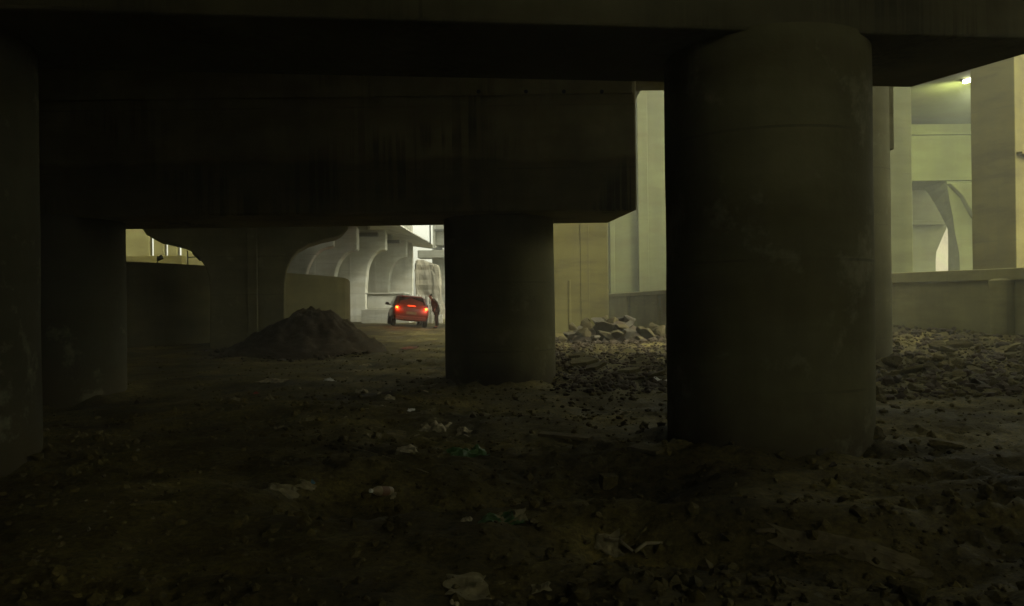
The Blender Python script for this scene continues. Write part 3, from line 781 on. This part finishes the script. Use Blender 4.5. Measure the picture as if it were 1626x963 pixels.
# ------------------------------------------------------------------ rocks
def rock_mesh(name, seed, mat, flat=1.0, angular=0.5, sub=3):
    b = bmesh.new(); bmesh.ops.create_icosphere(b, subdivisions=sub, radius=1)
    r_ = random.Random(seed)
    planes = [(Vector((r_.gauss(0, 1), r_.gauss(0, 1), r_.gauss(0, 1))).normalized(), r_.uniform(.3, .68)) for _ in range(int(7 + angular * 8))]
    for v in b.verts:
        c = v.co.copy()
        for n_, d in planes:
            k = c.dot(n_)
            if k > d: c -= n_ * (k - d)
        c *= 1 + .12 * noise.fractal(c * 2.2 + Vector((seed, 0, seed)), 1, 2, 3)
        v.co = Vector((c.x * 1.2, c.y, c.z * flat))
    me = bpy.data.meshes.new(name); b.to_mesh(me); b.free(); me.materials.append(mat)
    return me
def slab_mesh(name, seed, mat):
    """a broken flat slab with a ragged outline"""
    r_ = random.Random(seed); n = r_.randint(5, 7); b = MB()
    pl = [(math.cos(2 * PI * i / n) * r_.uniform(.7, 1.15) * 1.2, math.sin(2 * PI * i / n) * r_.uniform(.6, 1.1)) for i in range(n)]
    b.hull4(pl, -.14, .14)
    me = bpy.data.meshes.new(name); bm = bmesh.new(); me.from_pydata(b.v, [], b.f); bm.from_mesh(me)
    bmesh.ops.recalc_face_normals(bm, faces=bm.faces)
    bmesh.ops.bevel(bm, geom=bm.edges[:], offset=.035, segments=1, affect='EDGES')
    bmesh.ops.triangulate(bm, faces=bm.faces); bmesh.ops.subdivide_edges(bm, edges=bm.edges[:], cuts=1)
    for v in bm.verts: v.co += Vector((noise.noise(v.co * 3 + Vector((seed, 0, 0))), noise.noise(v.co * 3 + Vector((0, seed, 0))), noise.noise(v.co * 3))) * .06
    bm.to_mesh(me); bm.free(); me.materials.append(mat); return me
ROCKS = [rock_mesh('chunk', i, M['rock'], .7 + .3 * (i % 3) / 2, .3 + .1 * (i % 6)) for i in range(8)]
DARK = [rock_mesh('stone', 40 + i, M['rockdark'], .75, .5) for i in range(4)]
SLABS = [slab_mesh('slab', i, M['rock']) for i in range(5)]

HEAPR = [rock_mesh('chunk', 70 + i, M['heaprock'], .8, .2 + .2 * (i % 4)) for i in range(4)]
def put(name, me, loc, s, rot, label, cat, group=None):
    o = bpy.data.objects.new(name, me); link(o); o.location = loc
    o.scale = s if isinstance(s, (tuple, list)) else (s, s, s); o.rotation_euler = rot
    return tag(o, label, cat, group)
def rrot(tilt=.4): return (random.uniform(-tilt, tilt), random.uniform(-tilt, tilt), random.uniform(0, 6.28))
def m_per_px(Y): return Y / F

# boulder heap in front of the olive wall pier: (px centre, py centre, width px, height px)
heap = [(905, 533, 34, 20, 28.6), (930, 530, 34, 18, 28.4), (960, 532, 46, 20, 28.2), (1000, 532, 44, 18, 28.2), (1030, 533, 34, 22, 28.4), (1048, 527, 30, 24, 28.7),
        (918, 524, 26, 16, 28.9), (936, 518, 30, 20, 29), (962, 522, 44, 22, 28.9), (993, 521, 42, 17, 28.8), (1018, 523, 24, 15, 28.8), (1043, 521, 28, 20, 29.0),
        (950, 511, 30, 18, 29.5), (975, 510, 28, 18, 29.4), (988, 519, 40, 11, 28.6), (1000, 509, 34, 13, 29.5), (932, 510, 16, 12, 29.5), (962, 506, 18, 10, 29.7), (986, 506, 26, 8, 29.7), (912, 520, 18, 12, 28.6), (980, 530, 26, 14, 27.9), (945, 537, 22, 10, 27.6), (1018, 538, 26, 9, 27.4), (895, 538, 20, 9, 27.6)]
for i, (px, py, w, h, Y) in enumerate(heap):
    p = P(px, py, Y); k = m_per_px(Y)
    put('boulder', (HEAPR if i % 3 else DARK)[i % 4], p, (w * k / 2.4, w * k / 2.4, h * k / 1.1), (random.uniform(-.35, .35), random.uniform(-.3, .3), random.uniform(-.5, .5)),
        'rough soiled boulder in the heap before the olive wall pier', 'boulder', 'boulders heaped before the olive wall pier')
# core earth under the heap
ce = MB(); cv = []; 
for j in range(13):
    for i in range(36):
        a = 2 * PI * i / 36; r_ = j / 12
        x = P(975, 530, 29.3).x + math.cos(a) * 1.75 * r_; y = 29.5 + math.sin(a) * 1.2 * r_
        cv.append((x, y, ground(x, y) - .06 + .86 * (1 - r_ ** 1.5) + .06 * noise.noise(Vector((x * 3, y * 3, 0)))))
ce.v = cv; ce.f = [(j * 36 + i, j * 36 + (i + 1) % 36, (j + 1) * 36 + (i + 1) % 36, (j + 1) * 36 + i) for j in range(12) for i in range(36)]
tag(ce.build('earth_heap', M['mound'], smooth=True), 'loose earth under the heap of boulders', 'earth heap')

# singled-out stones
singles = [
    ('stone', DARK[0], 1552, 609, 34, 24, 'large dark angular stone standing in the rubble field at right', 'stone'),
    ('stone', DARK[1], 1424, 603, 26, 20, 'dark blocky stone at the left end of the rubble field', 'stone'),
    ('boulder', ROCKS[3], 1421, 575, 30, 26, 'upright boulder leaning by the foot of the slim shaded column', 'boulder'),
    ('boulder', ROCKS[5], 1607, 566, 26, 20, 'pale rounded boulder near the right edge, in front of the rounded post', 'boulder'),
    ('boulder', ROCKS[1], 1520, 549, 40, 16, 'wide pale boulder on top of the rubble bank beneath the barrier wall', 'boulder'),
    ('boulder', ROCKS[2], 1490, 552, 34, 16, 'boulder with a dark cleft on the bank, left of the wide pale boulder', 'boulder'),
    ('concrete_block', None, 966, 770, 26, 24, 'square concrete block lying in the foreground soil, left of the thickest column', 'block'),
    ('stone', ROCKS[6], 1241, 724, 24, 24, 'upright stone at the foot of the thickest column', 'stone'),
    ('stone', ROCKS[0], 1387, 692, 40, 26, 'brown stone beside the right foot of the thickest column', 'stone'),
    ('stone', ROCKS[4], 1362, 690, 18, 36, 'tall narrow stone against the right foot of the thickest column', 'stone'),
    ('stone', DARK[2], 1322, 738, 14, 14, 'small black stone in front of the thickest column', 'stone'),
    ('stone', ROCKS[7], 1352, 715, 30, 18, 'flat wedge stone in the gap under the right foot of the thickest column', 'stone'),
    ('stone', DARK[3], 1300, 716, 44, 16, 'dark stone pressed to the base of the thickest column', 'stone'),
    ('stone', ROCKS[2], 1163, 906, 26, 16, 'smooth pale stone low in the right foreground', 'stone'),
    ('stone', ROCKS[5], 1190, 915, 18, 22, 'narrow stone next to the smooth pale stone in the foreground', 'stone'),
    ('stone', DARK[0], 1475, 728, 22, 8, 'flat dark stone on the bare soil right of the thickest column', 'stone'),
    ('stone', ROCKS[1], 1500, 706, 60, 14, 'long low hump of stone right of the thickest column', 'stone'),
]
for (nm, me, px, py, w, h, lab, cat) in singles:
    p = G(px, py + h * .35); k = m_per_px(p.y)
    if me is None:
        o = MB().box((0, 0, 0), (1, .8, .9)).build('concrete_block', M['rock'], bevel=.06)
        o.location = (p.x, p.y, p.z + h * k * .38); o.scale = (w * k, w * k, h * k); o.rotation_euler = (.1, .06, .25); tag(o, lab, cat)
    else:
        put(nm, me, (p.x, p.y, p.z + h * k * .3), (w * k / 2.0, w * k / 2.2, h * k / 1.4), (random.uniform(-.2, .2), random.uniform(-.2, .2), random.uniform(-.4, .4)), lab, cat)

# slabs of broken concrete in the middle distance, between the columns
slabs = [(925, 577, 44, 'flat tilted slab of broken concrete beside the second round column'), (945, 585, 36, 'grey slab lying across the debris beyond the flat tilted slab'),
         (917, 566, 30, 'pale slab end propped over the debris by the second round column'), (1045, 600, 30, 'cream slab at the left foot of the thickest column'),
         (1000, 590, 40, 'low dark slab in the debris between the two round columns')]
for i, (px, py, w, lab) in enumerate(slabs):
    p = G(px, py + 6); k = m_per_px(p.y)
    put('slab', SLABS[i % 5], (p.x, p.y, p.z + .1), (w * k / 2.1, w * k / 2.3, w * k / 2), (random.uniform(.1, .45), random.uniform(-.3, .3), random.uniform(-.6, .6)), lab, 'slab')

# rubble field right: larger chunks one by one
n_done = 0
for i in range(150):
    px = random.uniform(1392, 1640); py = random.choice([random.uniform(572, 640), random.uniform(548, 600)])
    p = G(px, py); k = (.045 + .2 * random.random() ** 3) * (p.y / 17) ** .5
    sl_ = random.random() < .15
    put('concrete_chunk', SLABS[i % 5] if sl_ else ROCKS[i % 8], (p.x, p.y, p.z + k * .25), (k, k * random.uniform(.6, 1), k * random.uniform(.5, 1)), rrot(.6),
        'broken concrete chunk in the rubble field right of the thickest column', 'concrete chunk', 'concrete chunks in the rubble field')
for i in range(46):
    px = random.uniform(884, 1056); py = random.uniform(556, 606)
    p = G(px, py); k = random.uniform(.035, .12)
    put('concrete_chunk', SLABS[i % 5] if i % 3 == 0 else ROCKS[i % 8], (p.x, p.y, p.z + k * .2), (k, k * random.uniform(.6, 1), k * random.uniform(.4, .9)), rrot(.6),
        'small concrete chunk in the debris between the two round columns', 'concrete chunk', 'concrete chunks between the round columns')
for i in range(70):
    px = random.uniform(820, 1250); py = random.uniform(735, 880)
    p = G(px, py); k = random.uniform(.018, .055)
    put('stone', ROCKS[i % 8], (p.x, p.y, p.z + k * .15), (k, k * random.uniform(.7, 1), k * random.uniform(.4, .8)), rrot(.5),
        'fist-sized stone in the dim soil before the thickest column', 'stone', 'stones scattered before the thickest column')

# uncountable grit: one object
def grit(n, region, smin, smax, name, mat, label):
    ico = bmesh.new(); bmesh.ops.create_icosphere(ico, subdivisions=1, radius=1)
    bv = np.array([v.co[:] for v in ico.verts]); bf = [tuple(v.index for v in f.verts) for f in ico.faces]; ico.free()
    V = []; Fc = []
    for i in range(n):
        x, y = region()
        s = smin + (smax - smin) * random.random() ** 3
        vv = bv * (1 + .35 * RNG.standard_normal((len(bv), 1)) * .5) * np.array([s * random.uniform(.7, 1.3), s, s * random.uniform(.6, 1.0)])
        a = random.uniform(0, 6.28); rm = np.array([[math.cos(a), -math.sin(a), 0], [math.sin(a), math.cos(a), 0], [0, 0, 1]])
        vv = vv @ rm.T + np.array([x, y, gz(x, y) + s * .2])
        o_ = len(V); V += vv.tolist(); Fc += [tuple(q + o_ for q in f) for f in bf]
    b = MB(); b.v = V; b.f = Fc
    return tag(b.build(name, mat, fix=False), label, name, kind='stuff')
def reg_front():
    while True:
        y = 3.6 + 9 * random.random() ** 1.3; x = random.uniform(-.75, .75) * y
        if noise.noise(Vector((x * .6, y * .6, 3))) + random.uniform(-.3, .5) > 0: return x, y
def reg_right():
    y = random.uniform(12, 29); return random.uniform(.46, .72) * y, y
def reg_mid():
    y = random.uniform(12, 27); x = random.uniform(-.45, .2) * y
    return x, y
grit(1500, reg_right, .03, .14, 'clods', M['mound'], 'brown soil clods in the rubble bank at right')
def reg_mound():
    a = random.uniform(0, 6.28); r_ = 2.3 + 1.1 * random.random() ** 2
    x = MC.x + math.cos(a) * r_
    return min(x, -4.1 - random.random()), MC.y + math.sin(a) * r_ * .9
def reg_heap():
    c_ = P(975, 530, 29.3); a = random.uniform(0, 6.28); r_ = random.random() ** .7
    return c_.x + math.cos(a) * 2.5 * r_, 28.9 + math.sin(a) * 2.2 * r_
grit(700, reg_heap, .03, .16, 'clods', M['mound'], 'soil clods and rubble crumbs around the boulder heap')
def reg_gap():
    y = random.uniform(13, 28); return (random.uniform(.05, .2)) * y, y
grit(2600, reg_gap, .02, .085, 'clods', M['mound'], 'dark clods between the two round columns')
grit(500, reg_mound, .02, .11, 'clods', M['mound'], 'soil clods fallen around the foot of the mound')
def reg_clod():
    while True:
        y = 3.6 + 12 * random.random() ** 1.2; x = random.uniform(-.7, .7) * y
        if noise.noise(Vector((x * .5 + 4, y * .5, 8))) + random.uniform(-.35, .3) > 0: return x, y
grit(2600, reg_clod, .012, .06, 'clods', M['earth'], 'soil clods over the churned near ground')
grit(3600, reg_front, .006, .032, 'gravel', M['rock'], 'loose gravel and crumbs over the near soil')
grit(2600, reg_right, .02, .10, 'rubble', M['rock'], 'fine rubble between the chunks at right')
grit(1500, reg_mid, .01, .05, 'grit', M['rock'], 'loose grit over the middle ground')

# ------------------------------------------------------------------ litter
def crumple(name, px, py, w, h, mat, seed, label, cat, rz=0., depth=.45, res=18):
    p = G(px, py + h * .3); k = m_per_px(p.y); sx_, sz_ = w * k, h * k
    vs = []
    for j in range(res):
        for i in range(res):
            u, v = i / (res - 1) - .5, j / (res - 1) - .5
            q = Vector((u * 4 + seed, v * 4, seed * 1.7))
            e = 1 + .35 * noise.noise(Vector((u * 3, v * 3, seed)))
            z = max(.05, .3 + .6 * noise.fractal(q, 1, 2, 3)) * min(sz_ * .55, .16) * max(0, 1 - (2 * max(abs(u), abs(v))) ** 3) * 1.3
            x = u * sx_ * e; y = v * min(sx_, depth) * e
            X_, Y_ = x * math.cos(rz) - y * math.sin(rz), x * math.sin(rz) + y * math.cos(rz)
            vs.append((X_, Y_, z + gz(p.x + X_, p.y + Y_) - p.z + .008))
    b = MB(); b.v = vs; b.f = [(j * res + i, j * res + i + 1, (j + 1) * res + i + 1, (j + 1) * res + i) for j in range(res - 1) for i in range(res - 1)]
    o = b.build(name, mat, smooth=False, fix=False); o.location = p
    md = o.modifiers.new('thick', 'SOLIDIFY'); md.thickness = .004
    return tag(o, label, cat)
crumple('plastic_bag', 690, 672, 44, 30, M['paper'], 1.0, 'crumpled pale plastic bag, the largest litter left of centre', 'plastic bag')
crumple('paper_scrap', 737, 681, 22, 14, M['paper'], 2.0, 'small crumpled paper right of the largest plastic bag', 'paper')
crumple('plastic_sheet', 742, 716, 62, 17, M['green'], 3.0, 'green plastic sheet crumpled at the edge of the trench', 'plastic sheet', .3)
crumple('cloth', 447, 774, 46, 14, M['cloth'], 4.0, 'dirty pale cloth lump in the left foreground', 'cloth')
crumple('cloth', 487, 771, 26, 12, M['cloth'], 5.0, 'thin cloth strip with a raised end, beside the dirty pale cloth lump', 'cloth')
crumple('plastic_scrap', 497, 767, 7, 8, M['blue'], 5.5, 'tiny blue plastic scrap on the end of the cloth strip', 'plastic scrap')
crumple('paper_scrap', 524, 603, 18, 7, M['white'], 6.0, 'bright white paper scrap on the middle ground left of the second column', 'paper')
crumple('paper_scrap', 575, 620, 20, 7, M['paper'], 7.0, 'pale paper scrap just below the bright white one', 'paper')
crumple('paper_scrap', 618, 631, 20, 5, M['paper'], 8.0, 'flat pinkish paper scrap left of the second column foot', 'paper')
crumple('paper_scrap', 653, 652, 10, 6, M['white'], 9.0, 'small white paper twist above the largest plastic bag', 'paper')
crumple('paper_scrap', 646, 717, 36, 6, M['paper'], 10.0, 'long thin paper strip in the trench left of the green sheet', 'paper')
crumple('plastic_scrap', 437, 603, 44, 4, M['paper'], 11.0, 'narrow pale plastic strip left on the middle ground', 'plastic scrap')
crumple('paper_scrap', 428, 633, 16, 7, M['cloth'], 12.0, 'yellowish crumpled paper at left middle ground', 'paper')
crumple('paper_scrap', 375, 632, 18, 8, M['cloth'], 13.0, 'dull yellow crumpled paper farthest left on the middle ground', 'paper')
crumple('plastic_scrap', 407, 625, 8, 5, M['redscrap'], 14.0, 'small red plastic scrap beside the yellowish papers', 'plastic scrap')
crumple('paper_scrap', 988, 656, 26, 5, M['paper'], 15.0, 'flat pale paper left of the thickest column', 'paper')
crumple('plastic_scrap', 741, 824, 18, 8, M['paper'], 16.0, 'pale plastic scrap below the trench in the central foreground', 'plastic scrap')
crumple('plastic_sheet', 796, 826, 60, 9, M['green'], 17.0, 'dark green plastic strip in the central foreground', 'plastic sheet')
crumple('cloth', 810, 822, 50, 12, M['cloth'], 18.0, 'brown torn cloth above the dark green plastic strip', 'cloth')
crumple('cloth', 740, 934, 70, 9, M['cloth'], 19.0, 'torn fibrous rag at the bottom of the picture left of centre', 'cloth')
crumple('cloth', 860, 933, 30, 9, M['cloth'], 20.0, 'small fibrous rag at the bottom of the picture near centre', 'cloth')
crumple('cloth', 965, 868, 40, 12, M['cloth'], 21.0, 'frayed pale sacking on the ridge in the right foreground', 'cloth')
crumple('board', 1335, 866, 230, 5, M['wood'], 22.0, 'long flat weathered board half sunk in the soil of the right foreground', 'board', -.42, depth=.13)
crumple('paper_scrap', 625, 790, 9, 5, M['paper'], 23.0, 'tiny paper bit right of the bottle', 'paper')
crumple('plastic_scrap', 1050, 608, 22, 5, M['white'], 24.0, 'white plank-like scrap touching the left foot of the thickest column', 'plastic scrap')
crumple('paper_scrap', 578, 579, 20, 5, M['paper'], 25.0, 'white paper lying in front of the soil mound', 'paper')
crumple('plastic_scrap', 722, 955, 16, 20, M['paper'], 26.0, 'pointed pale plastic scrap cut off by the bottom edge', 'plastic scrap')
crumple('paper_scrap', 585, 690, 10, 8, M['cloth'], 27.0, 'dull paper ball left of the largest plastic bag', 'paper')
lr = random.Random(5)
for i in range(60):
    px, py = lr.uniform(360, 880), lr.uniform(585, 700)
    if 700 < px < 890 and py < 615: continue
    p = G(px, py); k = lr.uniform(.02, .055)
    o = put('litter_scrap', SLABS[i % 5], (p.x, p.y, p.z + .015), (k, k * .7, k * .2), (lr.uniform(-.4, .4), lr.uniform(-.4, .4), lr.uniform(0, 6)),
            'tiny pale litter scrap strewn over the dim middle ground', 'litter', 'litter scraps on the middle ground')
    o.data = o.data.copy(); o.data.materials[0] = M['paper' if i % 2 else 'cloth']

# bottle
p = G(607, 792); bt = thing('bottle', 'pale plastic bottle with a brown label lying at the trench', 'bottle', (p.x, p.y, p.z + .055), (R(78), 0, R(-38)))
MB().lathe([(0, -.11), (.036, -.108), (.04, -.1), (.04, .05), (.03, .085), (.014, .105), (.014, .125), (0, .126)], 20).build('flask', M['bottle'], bt, smooth='auto')
MB().lathe([(.041, -.06), (.0415, -.055), (.0415, .02), (.041, .025)], 20).build('sleeve', M['label'], bt, smooth=True)
MB().cyl((0, 0, .118), (0, 0, .14), .017, n=14).build('cap', M['white'], bt)

# sticks and planks
def stick(name, a, b, r0, label, cat, mat='wood', flat=False):
    A, B = G(*a), G(*b); A.z += r0; B.z += r0
    if flat:
        d = B - A; o = MB().box((0, 0, 0), (d.length, .12, .035)).build(name, M[mat], bevel=.005)
        o.location = (A + B) / 2; o.rotation_euler = (R(6), -math.asin(d.z / d.length), math.atan2(d.y, d.x))
    else:
        mid = (A + B) / 2 + Vector((random.uniform(-.03, .03), random.uniform(-.03, .03), .03))
        b_ = MB().cyl(A, mid, r0, r0 * .85, 8).cyl(mid, B, r0 * .85, r0 * .6, 8); o = b_.build(name, M[mat], smooth=True)
    return tag(o, label, cat)
stick('plank', (858, 692), (938, 700), .02, 'old plank lying flat left of the thickest column', 'plank', flat=True)
stick('plank', (1003, 716), (1048, 722), .02, 'short plank end near the left foot of the thickest column', 'plank', flat=True)
stick('twig', (888, 607), (908, 596), .012, 'pale twig by the foot of the second round column', 'twig')
stick('twig', (882, 585), (900, 590), .012, 'thin twig poking from the debris by the second column', 'twig')
stick('stick', (928, 566), (950, 572), .02, 'dark stick over the slabs between the columns', 'stick')
stick('root', (960, 866), (1005, 880), .014, 'fibrous root along the ridge in the right foreground', 'root', 'cable')
stick('root', (1008, 880), (1052, 871), .014, 'root bending right on the ridge, beside the frayed sacking', 'root', 'cable')
stick('cable', (560, 715), (680, 755), .008, 'thin cable trailing through the trench', 'cable', 'cable')
stick('branch', (1200, 850), (1262, 868), .018, 'straight branch before the long ochre board', 'branch')

# ------------------------------------------------------------------ light
w = bpy.data.worlds.new('World'); scene.world = w; w.use_nodes = True
nt = w.node_tree; bg = nt.nodes['Background']
sky = N(nt, 'ShaderNodeTexSky', sky_type='NISHITA'); sky.sun_disc = False
SUN_EL, SUN_AZ = R(38), R(122)       # azimuth from +Y towards +X
sky.sun_elevation = SUN_EL; sky.sun_rotation = SUN_AZ; sky.air_density = 1.0; sky.dust_density = 3.0; sky.ozone_density = 1.0
hs = N(nt, 'ShaderNodeHueSaturation'); hs.inputs['Saturation'].default_value = .12
nt.links.new(sky.outputs[0], hs.inputs['Color'])
tint = mix(nt, hs.outputs[0], (1.0, 1.0, .78), 1.0)
nt.links.new(tint, bg.inputs['Color']); bg.inputs['Strength'].default_value = 0.15
sd = bpy.data.lights.new('sun', 'SUN'); so = bpy.data.objects.new('sun', sd); COL.objects.link(so)
sd.energy = 1.35; sd.angle = R(14); sd.color = (1, .96, .78)
sv = Vector((math.sin(SUN_AZ) * math.cos(SUN_EL), math.cos(SUN_AZ) * math.cos(SUN_EL), math.sin(SUN_EL)))
so.rotation_euler = sv.to_track_quat('Z', 'Y').to_euler()
# the lit floodlight
ld = bpy.data.lights.new('floodlight_lamp', 'SPOT'); lo = bpy.data.objects.new('floodlight_lamp', ld); COL.objects.link(lo)
lo.location = LP + Vector((-.1, -.4, -.5)); ld.energy = 2200; ld.spot_size = R(156); ld.spot_blend = 1.0; lo.rotation_euler = Vector((-.05, -.8, .6)).to_track_quat('Z', 'Y').to_euler(); ld.color = (.92, 1.0, .55); ld.shadow_soft_size = .2
# tail lamp glow
for o in lamps:
    l2 = bpy.data.lights.new('tail_lamp', 'POINT'); o2 = bpy.data.objects.new('tail_lamp', l2); link(o2, car)
    c = sum((v.co for v in o.data.vertices), Vector()) / len(o.data.vertices)
    o2.location = c + Vector((0, -.14, 0)); l2.energy = 5.0; l2.color = (1, .12, .015); l2.shadow_soft_size = .06

# ------------------------------------------------------------------ haze
HAZE = 0.0044
if HAZE:
    hm = bpy.data.materials.new('haze'); hm.use_nodes = True; n_ = hm.node_tree
    n_.nodes.remove(n_.nodes['Principled BSDF'])
    v = n_.nodes.new('ShaderNodeVolumePrincipled'); v.inputs['Density'].default_value = HAZE; v.inputs['Color'].default_value = (.95, .97, .92, 1)
    v.inputs['Anisotropy'].default_value = 0.3
    n_.links.new(v.outputs[0], n_.nodes['Material Output'].inputs['Volume'])
    hz = MB().bx(-60, 60, -30, 100, -2.5, 26).build('haze', hm); tag(hz, kind='stuff')

# ------------------------------------------------------------------ render settings
scene.render.engine = 'CYCLES'
cy_ = scene.cycles
cy_.use_denoising = True; cy_.max_bounces = 10; cy_.diffuse_bounces = 6; cy_.glossy_bounces = 3; cy_.volume_bounces = 1; cy_.transmission_bounces = 3
cy_.sample_clamp_indirect = 3.0; cy_.volume_step_rate = 4; cy_.caustics_reflective = False; cy_.caustics_refractive = False
scene.view_settings.view_transform = 'Standard'; scene.view_settings.look = 'None'; scene.view_settings.gamma = 1.0
scene.view_settings.exposure = 1.25
